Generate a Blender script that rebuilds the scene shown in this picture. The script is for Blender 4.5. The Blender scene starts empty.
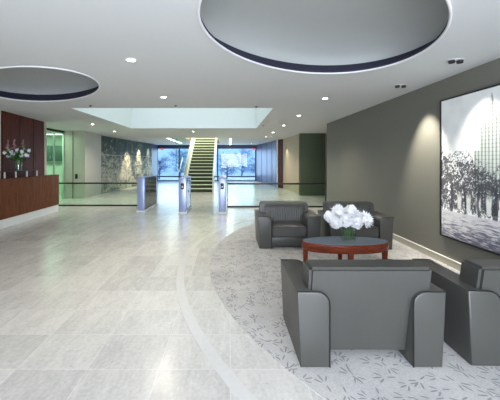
import bpy, bmesh, math, random
from mathutils import Vector, Matrix
R = math.radians
random.seed(7)
sc = bpy.context.scene
COL = sc.collection

# ------------------------------------------------------------------ camera
EYE = 1.5
cam_data = bpy.data.cameras.new('camera')
cam_data.sensor_width = 36.0
cam_data.lens = 21.6
cam_data.shift_x = 0.042
cam_data.shift_y = -0.078
cam_data.clip_end = 200
cam = bpy.data.objects.new('camera', cam_data)
cam.location = (0, 0, EYE)
cam.rotation_euler = (R(90), 0, 0)
COL.objects.link(cam)
sc.camera = cam

# ------------------------------------------------------------------ world, big lights, exposure
world = bpy.data.worlds.new('daylight')
sc.world = world
world.use_nodes = True
wn = world.node_tree
wbg = wn.nodes['Background']
wbg.inputs['Color'].default_value = (0.42, 0.61, 1.0, 1)
wbg.inputs['Strength'].default_value = 1.7

sc.view_settings.view_transform = 'Standard'
sc.view_settings.look = 'None'
sc.view_settings.exposure = 0.45
sc.view_settings.gamma = 1.0
sc.view_settings.use_curve_mapping = False


def lamp(name, kind, loc, energy, color=(1, 1, 1), aim=None, **kw):
    d = bpy.data.lights.new(name, kind)
    d.energy = energy
    d.color = color
    for k, v in kw.items():
        setattr(d, k, v)
    o = bpy.data.objects.new(name, d)
    o.location = loc
    if aim is not None:
        o.rotation_euler = (Vector(aim) - Vector(loc)).to_track_quat('-Z', 'Y').to_euler()
    COL.objects.link(o)
    return o


# daylight through the windows behind the viewer
lamp('window_daylight', 'AREA', (.7, -1.75, 1.5), 285, (0.90, 0.945, 1.0), aim=(.7, 10, 1.5), shape='RECTANGLE', size=4.2, size_y=2.2)
# daylight falling down the skylight well
lamp('skylight_daylight', 'AREA', (-1.3, 8.9, 3.95), 30, (0.88, 0.98, 1.0), aim=(-1.3, 8.9, 0), shape='RECTANGLE', size=4.3, size_y=3.9)
# daylight through the far glazed wall
lamp('garden_daylight', 'AREA', (-1.8, 22.9, 1.35), 110, (0.62, 0.76, 1.0), aim=(-1.8, 0, 1.0), shape='RECTANGLE', size=7.4, size_y=1.9)
# light from the upper storey over the stair
lamp('upper_hall_light', 'AREA', (-1.4, 17.9, 4.6), 260, (0.90, 1.0, 0.86), aim=(-1.4, 17.6, 0), shape='RECTANGLE', size=2.4, size_y=3.6)


# ------------------------------------------------------------------ helpers
def tag(o, label=None, cat=None, group=None, kind=None):
    if label: o['label'] = label
    if cat: o['category'] = cat
    if group: o['group'] = group
    if kind: o['kind'] = kind
    return o


def thing(name, label, cat, loc=(0, 0, 0), rz=0.0, group=None):
    o = bpy.data.objects.new(name, None)
    o.empty_display_size = 0.1
    o.location = loc
    o.rotation_euler = (0, 0, rz)
    COL.objects.link(o)
    return tag(o, label, cat, group)


def copy_tree(src, loc=None, rz=None, label=None):
    c = src.copy()
    COL.objects.link(c)
    if loc is not None: c.location = loc
    if rz is not None: c.rotation_euler = (0, 0, rz)
    if label: c['label'] = label
    for ch in list(src.children):
        k = ch.copy()
        COL.objects.link(k)
        k.parent = c
        for g in list(ch.children):
            q = g.copy()
            COL.objects.link(q)
            q.parent = k
    return c


def link(name, bm, mat, parent=None, smooth=35, loc=None, rot=None):
    bmesh.ops.recalc_face_normals(bm, faces=bm.faces)
    me = bpy.data.meshes.new(name)
    bm.to_mesh(me)
    bm.free()
    if mat: me.materials.append(mat)
    if smooth:
        me.polygons.foreach_set('use_smooth', [True] * len(me.polygons))
        me.set_sharp_from_angle(angle=R(smooth))
    o = bpy.data.objects.new(name, me)
    COL.objects.link(o)
    if parent: o.parent = parent
    if loc: o.location = loc
    if rot: o.rotation_euler = rot
    return o


def struct(name, bm, mat, parent=None, **kw):
    o = link(name, bm, mat, parent, **kw)
    if parent is None: o['kind'] = 'structure'
    return o


def box(x0, x1, y0, y1, z0, z1, bev=0.0, seg=2, bm=None):
    t = bmesh.new()
    v = [t.verts.new((x, y, z)) for x in (x0, x1) for y in (y0, y1) for z in (z0, z1)]
    for f in ((0, 1, 3, 2), (4, 6, 7, 5), (0, 4, 5, 1), (2, 3, 7, 6), (0, 2, 6, 4), (1, 5, 7, 3)):
        t.faces.new([v[i] for i in f])
    if bev:
        bmesh.ops.bevel(t, geom=t.edges[:], offset=bev, segments=seg, affect='EDGES', profile=0.5)
    return merge(bm, t)


def merge(bm, t):
    if bm is None: return t
    me = bpy.data.meshes.new('tmp')
    t.to_mesh(me)
    t.free()
    bm.from_mesh(me)
    bpy.data.meshes.remove(me)
    return bm


def prism(pts, y0, y1, axis='y', bev=0.0, seg=2, bm=None):
    """polygon extruded along an axis; pts are the two other coordinates in order"""
    t = bmesh.new()
    def P(p, q):
        if axis == 'y': return (p[0], q, p[1])
        if axis == 'x': return (q, p[0], p[1])
        return (p[0], p[1], q)
    a = [t.verts.new(P(p, y0)) for p in pts]
    b = [t.verts.new(P(p, y1)) for p in pts]
    n = len(pts)
    fa = t.faces.new(a)
    fb = t.faces.new(b[::-1])
    for i in range(n):
        t.faces.new([a[i], a[(i + 1) % n], b[(i + 1) % n], b[i]][::-1])
    bmesh.ops.recalc_face_normals(t, faces=t.faces)
    if bev:
        eg = list(set(list(fa.edges) + list(fb.edges)))
        bmesh.ops.bevel(t, geom=eg, offset=bev, segments=seg, affect='EDGES', profile=0.5)
    return merge(bm, t)


def tube(path, r, n=8, bm=None, closed=False, taper=None):
    t = bmesh.new()
    path = [Vector(p) for p in path]
    rings = []
    m = len(path)
    up = None
    for i, p in enumerate(path):
        if closed:
            d = path[(i + 1) % m] - path[i - 1]
        else:
            d = path[min(i + 1, m - 1)] - path[max(i - 1, 0)]
        d.normalize()
        if up is None:
            up = Vector((0, 0, 1)) if abs(d.z) < 0.9 else Vector((1, 0, 0))
        s = d.cross(up).normalized()
        up = s.cross(d).normalized()
        rr = r if taper is None else r + (taper - r) * i / max(1, m - 1)
        rings.append([t.verts.new(p + rr * (math.cos(2 * math.pi * k / n) * s + math.sin(2 * math.pi * k / n) * up)) for k in range(n)])
    last = m if closed else m - 1
    for i in range(last):
        A, B = rings[i], rings[(i + 1) % m]
        for k in range(n):
            t.faces.new([A[k], A[(k + 1) % n], B[(k + 1) % n], B[k]])
    if not closed:
        t.faces.new(rings[0][::-1])
        t.faces.new(rings[-1])
    return merge(bm, t)


def lathe(prof, n=32, c=(0, 0, 0), sx=1.0, sy=1.0, bm=None, close=True):
    t = bmesh.new()
    rings = []
    for r, z in prof:
        rings.append([t.verts.new((c[0] + sx * r * math.cos(2 * math.pi * k / n), c[1] + sy * r * math.sin(2 * math.pi * k / n), c[2] + z)) for k in range(n)])
    for A, B in zip(rings, rings[1:]):
        for k in range(n):
            t.faces.new([A[k], A[(k + 1) % n], B[(k + 1) % n], B[k]])
    if close:
        t.faces.new(rings[0][::-1])
        t.faces.new(rings[-1])
    return merge(bm, t)


def wall_line(pts, z0, z1, th, side=1):
    """a wall along a plan polyline, thickened to one side"""
    P = [Vector((p[0], p[1])) for p in pts]
    off = []
    for i, p in enumerate(P):
        d = (P[min(i + 1, len(P) - 1)] - P[max(i - 1, 0)]).normalized()
        off.append(p + side * th * Vector((d.y, -d.x)))
    ring = [(p.x, p.y) for p in P] + [(q.x, q.y) for q in off[::-1]]
    return prism(ring, z0, z1, axis='z')


# ------------------------------------------------------------------ node expressions
class X:
    """a socket wrapped so that + - * / build math nodes"""
    def __init__(s, nt, sock): s.nt, s.s = nt, sock
    def m(s, op, *a, clamp=False):
        n = s.nt.nodes.new('ShaderNodeMath')
        n.operation = op
        n.use_clamp = clamp
        for i, v in enumerate((s,) + a):
            if isinstance(v, X): s.nt.links.new(v.s, n.inputs[i])
            else: n.inputs[i].default_value = v
        return X(s.nt, n.outputs[0])
    def __add__(s, o): return s.m('ADD', o)
    __radd__ = __add__
    def __sub__(s, o): return s.m('SUBTRACT', o)
    def __rsub__(s, o): return s.m('MULTIPLY', -1.0).m('ADD', o)
    def __mul__(s, o): return s.m('MULTIPLY', o)
    __rmul__ = __mul__
    def __truediv__(s, o): return s.m('DIVIDE', o)
    def lt(s, o): return s.m('LESS_THAN', o)
    def gt(s, o): return s.m('GREATER_THAN', o)
    def sat(s): return s.m('MULTIPLY', 1.0, clamp=True)
    def step(s, a, b):
        n = s.nt.nodes.new('ShaderNodeMapRange')
        n.interpolation_type = 'SMOOTHSTEP'
        s.nt.links.new(s.s, n.inputs['Value'])
        n.inputs['From Min'].default_value = a
        n.inputs['From Max'].default_value = b
        return X(s.nt, n.outputs['Result'])


class Mat:
    def __init__(s, name, color=(.8, .8, .8), rough=.5, metal=0.0, **kw):
        s.m = bpy.data.materials.new(name)
        s.m.use_nodes = True
        s.nt = s.m.node_tree
        s.b = s.nt.nodes['Principled BSDF']
        s.set('Base Color', (*color, 1))
        s.set('Roughness', rough)
        s.set('Metallic', metal)
        for k, v in kw.items(): s.set(k, v)
    def set(s, k, v):
        i = s.b.inputs[k]
        if isinstance(v, X): s.nt.links.new(v.s, i)
        elif hasattr(v, 'is_linked'): s.nt.links.new(v, i)
        else: i.default_value = v
        return s
    def co(s, kind='Object'):
        n = s.nt.nodes.new('ShaderNodeTexCoord')
        return n.outputs[kind]
    def xyz(s, vec):
        n = s.nt.nodes.new('ShaderNodeSeparateXYZ')
        s.nt.links.new(vec, n.inputs[0])
        return [X(s.nt, o) for o in n.outputs]
    def vec(s, x, y, z=0.0):
        n = s.nt.nodes.new('ShaderNodeCombineXYZ')
        for i, v in enumerate((x, y, z)):
            if isinstance(v, X): s.nt.links.new(v.s, n.inputs[i])
            else: n.inputs[i].default_value = v
        return n.outputs[0]
    def map(s, vec, scale=(1, 1, 1), loc=(0, 0, 0), rot=(0, 0, 0)):
        n = s.nt.nodes.new('ShaderNodeMapping')
        s.nt.links.new(vec, n.inputs['Vector'])
        n.inputs['Scale'].default_value = scale
        n.inputs['Location'].default_value = loc
        n.inputs['Rotation'].default_value = rot
        return n.outputs[0]
    def noise(s, vec, scale=5, detail=4, rough=.5, dist=0.0):
        n = s.nt.nodes.new('ShaderNodeTexNoise')
        s.nt.links.new(vec, n.inputs['Vector'])
        n.inputs['Scale'].default_value = scale
        n.inputs['Detail'].default_value = detail
        n.inputs['Roughness'].default_value = rough
        n.inputs['Distortion'].default_value = dist
        return X(s.nt, n.outputs['Fac'])
    def mix(s, f, a, b):
        n = s.nt.nodes.new('ShaderNodeMix')
        n.data_type = 'RGBA'
        for i, v in ((0, f), (6, a), (7, b)):
            if isinstance(v, X): s.nt.links.new(v.s, n.inputs[i])
            elif hasattr(v, 'is_linked'): s.nt.links.new(v, n.inputs[i])
            else: n.inputs[i].default_value = v if i == 0 else (*v, 1)
        return n.outputs[2]
    def bump(s, h, strength=.2, dist=.01):
        n = s.nt.nodes.new('ShaderNodeBump')
        n.inputs['Strength'].default_value = strength
        n.inputs['Distance'].default_value = dist
        s.nt.links.new(h.s, n.inputs['Height'])
        s.nt.links.new(n.outputs[0], s.b.inputs['Normal'])
        return s


def plain(name, color, rough=.5, metal=0.0, var=0.06, scale=6, bump=0.0, **kw):
    """a colour with a little procedural variation"""
    a = Mat(name, color, rough, metal, **kw)
    f = a.noise(a.co(), scale, 4)
    lo = tuple(c * (1 - var) for c in color)
    hi = tuple(min(1, c * (1 + var)) for c in color)
    a.set('Base Color', a.mix(f, lo, hi))
    if bump: a.bump(a.noise(a.co(), scale * 30, 3), bump, .004)
    return a.m


def wood(name, dark, light, rough=.3, grain=(1, 1, 1), scale=3.0, coat=0.0):
    a = Mat(name, dark, rough)
    v = a.map(a.co(), grain)
    f = a.noise(v, scale, 6, .6, .4)
    g = a.noise(v, scale * 5, 3, .5)
    a.set('Base Color', a.mix((f * .7 + g * .3).step(.3, .7), dark, light))
    a.set('Coat Weight', coat)
    a.set('Specular IOR Level', .12)
    return a.m


def glow(name, color, strength):
    a = Mat(name, color, .5)
    a.set('Emission Color', (*color, 1))
    a.set('Emission Strength', strength)
    return a.m


def glass(name, tint=(.9, 1, .95), alpha=.12, rough=.02):
    """clear architectural glass: mostly see-through with a mirror reflection"""
    m = bpy.data.materials.new(name)
    m.use_nodes = True
    nt = m.node_tree
    nt.nodes.remove(nt.nodes['Principled BSDF'])
    out = nt.nodes['Material Output']
    tr = nt.nodes.new('ShaderNodeBsdfTransparent')
    tr.inputs[0].default_value = (*tint, 1)
    gl = nt.nodes.new('ShaderNodeBsdfGlossy')
    gl.inputs['Roughness'].default_value = rough
    fr = nt.nodes.new('ShaderNodeFresnel')
    fr.inputs[0].default_value = 1.35
    mx = nt.nodes.new('ShaderNodeMixShader')
    no = nt.nodes.new('ShaderNodeTexNoise')
    no.inputs['Scale'].default_value = 1.5
    ad = nt.nodes.new('ShaderNodeMath')
    ad.operation = 'MULTIPLY_ADD'
    nt.links.new(no.outputs['Fac'], ad.inputs[0])
    ad.inputs[1].default_value = alpha * .4
    nt.links.new(fr.outputs[0], ad.inputs[2])
    ge = nt.nodes.new('ShaderNodeNewGeometry')
    fl = nt.nodes.new('ShaderNodeMath')
    fl.operation = 'SUBTRACT'
    fl.inputs[0].default_value = 1.0
    nt.links.new(ge.outputs['Backfacing'], fl.inputs[1])
    mu_ = nt.nodes.new('ShaderNodeMath')
    mu_.operation = 'MULTIPLY'
    nt.links.new(ad.outputs[0], mu_.inputs[0])
    nt.links.new(fl.outputs[0], mu_.inputs[1])
    nt.links.new(mu_.outputs[0], mx.inputs[0])
    nt.links.new(tr.outputs[0], mx.inputs[1])
    nt.links.new(gl.outputs[0], mx.inputs[2])
    nt.links.new(mx.outputs[0], out.inputs[0])
    return m


# ------------------------------------------------------------------ materials
def floor_material():
    a = Mat('stone_tile', (.6, .6, .6), .16)
    x, y, z = a.xyz(a.co())
    W, D = .515, .4325
    fx = (x + 20.0 * W - .01) / W
    fy = (y + 10.0 * D + .002) / D
    ix = fx.m('FLOOR')
    iy = fy.m('FLOOR')
    wn_ = a.nt.nodes.new('ShaderNodeTexWhiteNoise')
    wn_.noise_dimensions = '2D'
    a.nt.links.new(a.vec(ix, iy), wn_.inputs['Vector'])
    rnd = X(a.nt, wn_.outputs['Value'])
    ux = (fx - ix - .5).m('ABSOLUTE')
    uy = (fy - iy - .5).m('ABSOLUTE')
    seam = (ux.gt(.5 - .003 / W)).m('MAXIMUM', uy.gt(.5 - .003 / D))
    # each slab has its own piece of vein pattern
    v = a.vec(x * 3.0 + rnd * 40.0, y * .9 + rnd * 17.0)
    v2 = a.map(v, rot=(0, 0, R(-18)))
    n1 = a.noise(v2, 2.6, 6, .62, .5)
    n2 = a.noise(a.co(), 34, 3, .6)
    n3 = a.noise(a.map(a.co(), (1.0, .25, 1)), 40, 2, .6)
    tone = n1 * .6 + rnd * .17 + n2 * .42 + n3 * .28 - .02
    c = a.mix(tone.step(.3, 1.1), (.36, .35, .332), (.61, .588, .555))
    pits = n2.lt(.29)
    c = a.mix(pits * .35, c, (.25, .25, .25))
    c = a.mix(seam * .4, c, (.70, .69, .67))
    a.set('Base Color', c)
    a.set('Roughness', n2 * .14 + .17)
    a.set('Specular IOR Level', .62)
    return a.m


def carpet_material():
    a = Mat('leaf_carpet', (.6, .6, .6), .95)
    co = a.co()
    leafmask = None
    for k, (S, off, rot) in enumerate(((5.0, (0, 0, 0), 0), (5.6, (3.3, 7.1, 0), .6))):
        p = a.map(co, (S, S, 0), off, (0, 0, rot))
        vo = a.nt.nodes.new('ShaderNodeTexVoronoi')
        vo.voronoi_dimensions = '2D'
        vo.inputs['Scale'].default_value = 1.0
        vo.inputs['Randomness'].default_value = .8
        a.nt.links.new(p, vo.inputs['Vector'])
        px, py, _ = a.xyz(p)
        qx, qy, _ = a.xyz(vo.outputs['Position'])
        cr = a.nt.nodes.new('ShaderNodeSeparateColor')
        a.nt.links.new(vo.outputs['Color'], cr.inputs[0])
        ang = X(a.nt, cr.outputs[0]) * 6.283
        dx, dy = px - qx, py - qy
        for j, (da, r0, L, w) in enumerate(((0.0, .30, .17, .034), (.62, .27, .15, .032), (-.66, .26, .14, .030), (3.0, .2, .15, .03))):
            t = ang + da
            ca, sa = t.m('COSINE'), t.m('SINE')
            lx = dx * ca + dy * sa - r0
            ly = dy * ca - dx * sa
            e = (lx / L) * (lx / L) + (ly / w) * (ly / w)
            msk = e.m('LESS_THAN', 1.0)
            leafmask = msk if leafmask is None else leafmask.m('MAXIMUM', msk)
    n = a.noise(co, 90, 3, .7)
    n2 = a.noise(co, 2.2, 3, .5)
    base = a.mix((n * .6 + n2 * .4).step(.3, .7), (.34, .335, .33), (.52, .51, .495))
    a.set('Base Color', a.mix(leafmask * (n * .7 + .3), base, (.12, .125, .145)))
    a.bump(n, .5, .004)
    return a.m


def leather(name, color, rough=.38):
    a = Mat(name, color, rough)
    co = a.co()
    n = a.noise(co, 3.0, 3)
    a.set('Base Color', a.mix(n, tuple(c * .88 for c in color), tuple(c * 1.12 for c in color)))
    a.bump(a.noise(co, 160, 2), .08, .002)
    a.set('Specular IOR Level', .5)
    return a.m


def mural_material():
    a = Mat('etched_stone', (.3, .3, .3), .6)
    a.set('Specular IOR Level', .2)
    co = a.co()
    n1 = a.noise(a.map(co, (1, .9, 1.2)), 1.6, 6, .62, 1.2)
    n2 = a.noise(a.map(co, (1, 1, 2.2)), 5.0, 5, .7, 1.5)
    x, y, z = a.xyz(co)
    up = (z - .9).step(.0, 1.7)
    f = (n1 * .75 + n2 * .75 - up * .2 - .22).step(.36, .64)
    a.set('Base Color', a.mix(f, (.035, .055, .042), (.50, .48, .38)))
    return a.m


def painting_material():
    a = Mat('ink_wash_canvas', (.9, .9, .9), .6)
    gx, gy, gz = a.xyz(a.co('Generated'))
    u = 1.0 - gy
    v = gz
    P = a.vec(u * 1.0, v * 1.28)
    nz = a.noise(P, 16, 6, .75, .6)
    nf = a.noise(P, 55, 4, .7)
    nb = a.noise(P, 4.5, 3, .5, .3)
    ns = a.noise(a.map(P, (9, 1.4, 1)), 5.0, 4, .7)
    paper = a.mix(nb.step(.35, .7), (.90, .91, .90), (.78, .80, .81))
    # a grey wash of sky behind the tower on the right
    wash = (u - .5).step(.0, .3) * (v - .55).step(0, .4) * (nb * .8 + .2)
    c = a.mix(wash * .65, paper, (.40, .42, .47))
    # the tower: a tall block with shoulders, ribbed by vertical piers
    du = (u - .56).m('ABSOLUTE')
    slope = (.975 - v) * .30
    wide = slope.m('MINIMUM', .075) + (v.lt(.80)) * .045 + (v.lt(.62)) * .05
    inside = du.lt(wide) * v.gt(.22)
    ribs = (u * 190.0 + nf * 1.5).m('SINE').step(-.2, .75)
    floors = (v * 260.0).m('SINE').step(.2, .9)
    tone = (ribs * .6 + ns * .5 + floors * .18 - .12).sat()
    tow = a.mix(tone, (.60, .66, .62), (.07, .10, .095))
    c = a.mix(inside * .93, c, tow)
    # crowns of trees
    left = (.66 - u * .22)
    dens = (left - v + nb * .22 - .06).step(-.02, .2) * (v - .17).step(-.03, .09)
    ink = (nz * .75 + nf * .65 + dens * .16 - .28).step(.49, .56) * dens.step(.02, .3)
    c = a.mix(ink * .93, c, (.035, .035, .05))
    # pale arcade between the trunks
    arch_band = (v - .2).step(0, .03) * (.34 - v).step(0, .05) * (u - .12).step(0, .06)
    arch = ((u * 62.0).m('SINE') * .5 + nf * .9 + (v - .27) * 2.0).step(.35, .7)
    c = a.mix(arch_band * arch * .85, c, (.82, .83, .80))
    trunk = ((u * 41.0 + nb * 5.0).m('SINE') + nz * .5).gt(1.06) * (v - .14).step(0, .04) * (.42 - v).step(0, .05)
    c = a.mix(trunk * .85, c, (.04, .04, .055))
    # the ground with streaks of shade
    gs = a.noise(a.map(P, (1.3, 9, 1), rot=(0, 0, R(8))), 7, 5, .7, .5)
    ground = v.lt(.19)
    gc = a.mix((gs + (.1 - v) * 1.2 + u * .12).step(.47, .66), (.66, .65, .68), (.09, .09, .15))
    c = a.mix(ground * .95, c, gc)
    a.set('Base Color', c)
    return a.m


M = dict(
    tile=floor_material(),
    carpet=carpet_material(),
    inlay=plain('pale_stone_inlay', (.54, .53, .515), .2, scale=20),
    ceiling=plain('painted_ceiling', (.62, .635, .635), .9, var=.02, scale=2),
    lip=plain('white_plaster_lip', (.78, .78, .80), .6, var=.02),
    cove=plain('cove_shade_navy', (.022, .022, .045), .8, var=.1),  # dark navy paints in the shade behind the recess lip
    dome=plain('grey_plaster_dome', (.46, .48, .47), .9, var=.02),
    well=plain('white_well_plaster', (.74, .80, .80), .9, var=.02),
    taupe=plain('taupe_wallcovering', (.157, .155, .130), .75, var=.04, scale=40, bump=.05),
    beige=plain('beige_stone_wall', (.44, .42, .35), .6, var=.05, scale=3),
    cream=plain('cream_paint', (.60, .57, .48), .8, var=.03),
    green=plain('olive_green_paint', (.075, .10, .06), .7, var=.06),
    glassgreen=plain('pale_green_paint', (.50, .58, .51), .7, var=.05),
    deepgreen=plain('dark_green_panel', (.03, .085, .06), .4),
    tan=plain('tan_paint', (.40, .33, .21), .7, var=.04),
    bluemetal=plain('blue_grey_metal_panel', (.11, .13, .21), .4, .6, var=.12, scale=3),
    mahogany=wood('dark_mahogany', (.040, .0085, .005), (.12, .024, .011), .5, (8, 8, .7)),
    deskwood=wood('brown_veneer', (.095, .029, .012), (.20, .070, .028), .5, (9, 9, .8)),
    cherry=wood('cherry_wood', (.10, .022, .012), (.22, .052, .026), .25, (2, 2, 9)),
    leather=leather('charcoal_leather', (.056, .056, .051), .40),
    pipe=plain('black_piping', (.012, .012, .014), .4),
    black=plain('matt_black', (.012, .012, .013), .45),
    white=plain('white_enamel', (.80, .81, .80), .4, var=.03),
    plinth=plain('white_plinth', (.80, .79, .75), .5, var=.03),
    steel=plain('brushed_steel', (.42, .50, .80), .34, .6, var=.08),
    bronze=plain('dark_bronze', (.035, .032, .028), .35, .6),
    smoked=plain('smoked_glass_side', (.055, .06, .06), .12, .0, var=.25, scale=3),
    slate=plain('blue_grey_table_top', (.16, .20, .26), .10, var=.1),
    frame=plain('dark_blue_window_frame', (.03, .045, .10), .4),
    tread=plain('pale_green_tread_edge', (.70, .74, .58), .45, var=.06),
    riser=plain('olive_riser', (.04, .045, .022), .6, var=.1),
    bloom=plain('white_petals', (.93, .93, .95), .7, var=.02, scale=30),
    stem=plain('green_stem', (.10, .22, .07), .5),
    leaf=plain('leaf_green', (.05, .17, .04), .5, var=.3),
    pink=plain('pink_petals', (.60, .28, .33), .6, var=.15, scale=30),
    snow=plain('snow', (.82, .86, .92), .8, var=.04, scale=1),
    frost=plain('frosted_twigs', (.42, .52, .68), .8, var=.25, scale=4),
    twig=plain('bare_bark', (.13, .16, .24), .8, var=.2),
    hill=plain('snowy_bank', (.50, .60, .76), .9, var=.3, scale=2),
    lamp=glow('lamp_glow', (1, .95, .86), 14),
    coolamp=glow('tube_glow', (.88, 1, .9), 5),
    skypane=glow('frosted_skylight', (.84, .96, 1.0), .36),
    red=glow('red_lit_sign', (.9, .05, .04), .9),
    canvas=painting_material(),
    mural=mural_material(),
    glass=glass('clear_glass', (.90, .97, .93), .10),
    greenglass=glass('green_tinted_glass', (.74, .95, .79), .2),
    vaseglass=glass('vase_glass', (.95, .98, .96), .30),
)

CEIL = 2.7
# ------------------------------------------------------------------ floor and carpet
struct('floor', box(-11, 6.6, -2, 23, -.2, 0), M['tile'], smooth=0)

CC = (4.1, 4.52)


def arc_region(r, z0, z1, xmax=3.149, n=90):
    pts = []
    for i in range(n + 1):
        a = math.pi * (.5 + i / n)
        x, y = CC[0] + r * math.cos(a), CC[1] + r * math.sin(a)
        if x <= xmax: pts.append((x, y))
    y0 = CC[1] + math.sqrt(r * r - (CC[0] - xmax) ** 2)
    pts = [(xmax, y0)] + pts + [(xmax, 2 * CC[1] - y0)]
    return prism(pts, z0, z1, axis='z')


cp = link('carpet', arc_region(4.38, 0.0, .006), M['carpet'], smooth=0)
tag(cp, 'pale grey round-edged carpet with dark leaf sprigs under the armchairs', 'carpet')


def arc_band(r0, r1, z0, z1, n=100):
    t = bmesh.new()
    rows = []
    for i in range(n + 1):
        a = math.pi * (.62 + .74 * i / n)
        rows.append([t.verts.new((CC[0] + r * math.cos(a), CC[1] + r * math.sin(a), z)) for r in (r0, r1) for z in (z0, z1)])
    for A, B in zip(rows, rows[1:]):
        for f in ((0, 1), (1, 3), (3, 2), (2, 0)):
            t.faces.new([A[f[0]], A[f[1]], B[f[1]], B[f[0]]])
    t.faces.new([rows[0][i] for i in (0, 1, 3, 2)])
    t.faces.new([rows[-1][i] for i in (2, 3, 1, 0)])
    return t


struct('trim_1', arc_band(4.725, 4.82, 0.0, .003), M['inlay'], smooth=0)

# ------------------------------------------------------------------ ceiling with its holes
BIG = (.937, 2.909, .957, 1.37, -.776)
SMALL = (-3.146, 4.903, 1.391, .807, -.727)
WELL = (-3.58, 1.0, 6.8, 11.0)
STAIR_HOLE = (-2.3, -.62, 15.65, 20.4)


def ellipse(e, n=96):
    ca, sa = math.cos(e[4]), math.sin(e[4])
    out = []
    for k in range(n):
        a, b = e[2] * math.cos(2 * math.pi * k / n), e[3] * math.sin(2 * math.pi * k / n)
        out.append((e[0] + a * ca - b * sa, e[1] + a * sa + b * ca))
    return out


def rect(r):
    return [(r[0], r[2]), (r[1], r[2]), (r[1], r[3]), (r[0], r[3])]


def holed_plate(outer, holes, z):
    t = bmesh.new()
    ed = []
    for lp in [outer] + holes:
        vs = [t.verts.new((x, y, z)) for x, y in lp]
        ed += [t.edges.new((vs[i], vs[(i + 1) % len(vs)])) for i in range(len(vs))]
    bmesh.ops.triangle_fill(t, edges=ed, use_beauty=True, use_dissolve=False)
    return t


t = holed_plate(rect((-11, 6.6, -2, 23)), [ellipse(BIG), ellipse(SMALL), rect(WELL), rect(STAIR_HOLE)], CEIL)
ce = struct('ceiling', t, M['ceiling'], smooth=0)


def recess(e, n=96):
    """an oval recess: plaster lip, short cove with its shade painted in navy, shallow dome"""
    def rings(prof, mat, name, parent=None, cap=False):
        t = bmesh.new()
        rg = []
        for k, z in prof:
            rg.append([t.verts.new((x, y, CEIL + z)) for x, y in ellipse((e[0], e[1], e[2] * k, e[3] * k, e[4]), n)])
        for A, B in zip(rg, rg[1:]):
            for q in range(n):
                t.faces.new([A[q], A[(q + 1) % n], B[(q + 1) % n], B[q]])
        if cap: t.faces.new(rg[-1])
        return struct(name, t, mat, parent, smooth=60)
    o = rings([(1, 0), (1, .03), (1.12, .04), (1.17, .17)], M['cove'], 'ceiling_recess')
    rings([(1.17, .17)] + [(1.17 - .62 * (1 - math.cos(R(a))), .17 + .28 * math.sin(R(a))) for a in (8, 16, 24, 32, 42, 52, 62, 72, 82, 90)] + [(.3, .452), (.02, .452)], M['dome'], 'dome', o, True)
    pts = [(x, y, CEIL - .003) for x, y in ellipse((e[0], e[1], e[2] + .008, e[3] + .008, e[4]), n)]
    link('rim', tube(pts, .012, 8, closed=True), M['lip'], o, smooth=60)
    return o


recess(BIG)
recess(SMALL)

# skylight well: four plaster sides, a glazed roof of frosted panes
x0, x1, y0, y1 = WELL
HT = 4.1
t = bmesh.new()
for (ax, ay, bx, by) in ((x0, y0, x1, y0), (x1, y0, x1, y1), (x1, y1, x0, y1), (x0, y1, x0, y0)):
    t.faces.new([t.verts.new(p) for p in ((ax, ay, CEIL), (bx, by, CEIL), (bx, by, HT), (ax, ay, HT))])
wellobj = struct('ceiling_well', t, M['well'], smooth=0)
link('skylight_pane', box(x0, x1, y0, y1, HT, HT + .03), M['skypane'], wellobj, smooth=0)
t = None
for i in range(1, 4):
    xx = x0 + (x1 - x0) * i / 4
    t = box(xx - .03, xx + .03, y0, y1, HT - .08, HT, bm=t)
link('glazing_bar', t, M['white'], wellobj, smooth=0)

# shaft above the stair
x0, x1, y0, y1 = STAIR_HOLE
t = bmesh.new()
for (ax, ay, bx, by) in ((x0, y0, x1, y0), (x1, y0, x1, y1), (x1, y1, x0, y1), (x0, y1, x0, y0)):
    t.faces.new([t.verts.new(p) for p in ((ax, ay, CEIL), (bx, by, CEIL), (bx, by, 4.9), (ax, ay, 4.9))])
t.faces.new([t.verts.new(p) for p in ((x0, y0, 4.9), (x1, y0, 4.9), (x1, y1, 4.9), (x0, y1, 4.9))])
struct('ceiling_shaft', t, M['tan'], smooth=0)

# ------------------------------------------------------------------ walls
struct('wall_right', box(3.15, 3.4, -2, 9.66, 0, CEIL), M['taupe'], smooth=0)
t = box(3.135, 3.15, -2, 9.66, 0, .10)
bb = struct('baseboard_right', t, M['beige'], smooth=0)
link('cap_strip', box(3.128, 3.15, -2, 9.66, .10, .112), M['plinth'], bb, smooth=0)
struct('wall_right_rear', box(3.1, 4.17, 13.0, 13.25, 0, CEIL), M['green'], smooth=0)
struct('wall_right_hall', box(4.17, 6.6, 13.25, 13.4, 0, CEIL), M['cream'], smooth=0)
struct('wall_right_side', box(6.45, 6.6, -2, 13.25, 0, CEIL), M['taupe'], smooth=0)
curve = [(3.1, 13.08), (3.1, 14.2), (3.05, 15.4), (2.96, 16.4)]
struct('wall_right_curved', wall_line(curve, 0, CEIL, .2, 1), M['tan'])
# dark timber portal and its pale post
struct('door_1', prism([(2.96, 16.4), (3.3, 16.4), (3.1, 16.95), (2.76, 16.95)], 0, CEIL, axis='z'), M['mahogany'], smooth=0)
struct('trim_2', prism([(2.745, 16.95), (2.80, 16.95), (2.80, 17.1), (2.71, 17.1)], 0, CEIL, axis='z'), M['lip'], smooth=0)
bl = [(2.70, 17.1), (2.60, 18.2), (2.46, 19.5), (2.27, 20.9), (2.02, 22.4)]
bw = struct('wall_right_metal', wall_line(bl, 0, CEIL, .2, 1), M['bluemetal'])
for i, (px_, py_) in enumerate(bl[1:4]):
    link('panel_seam', box(px_ - .012, px_ + .02, py_ - .012, py_ + .012, 0, CEIL), M['frame'], bw, smooth=0)

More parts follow.
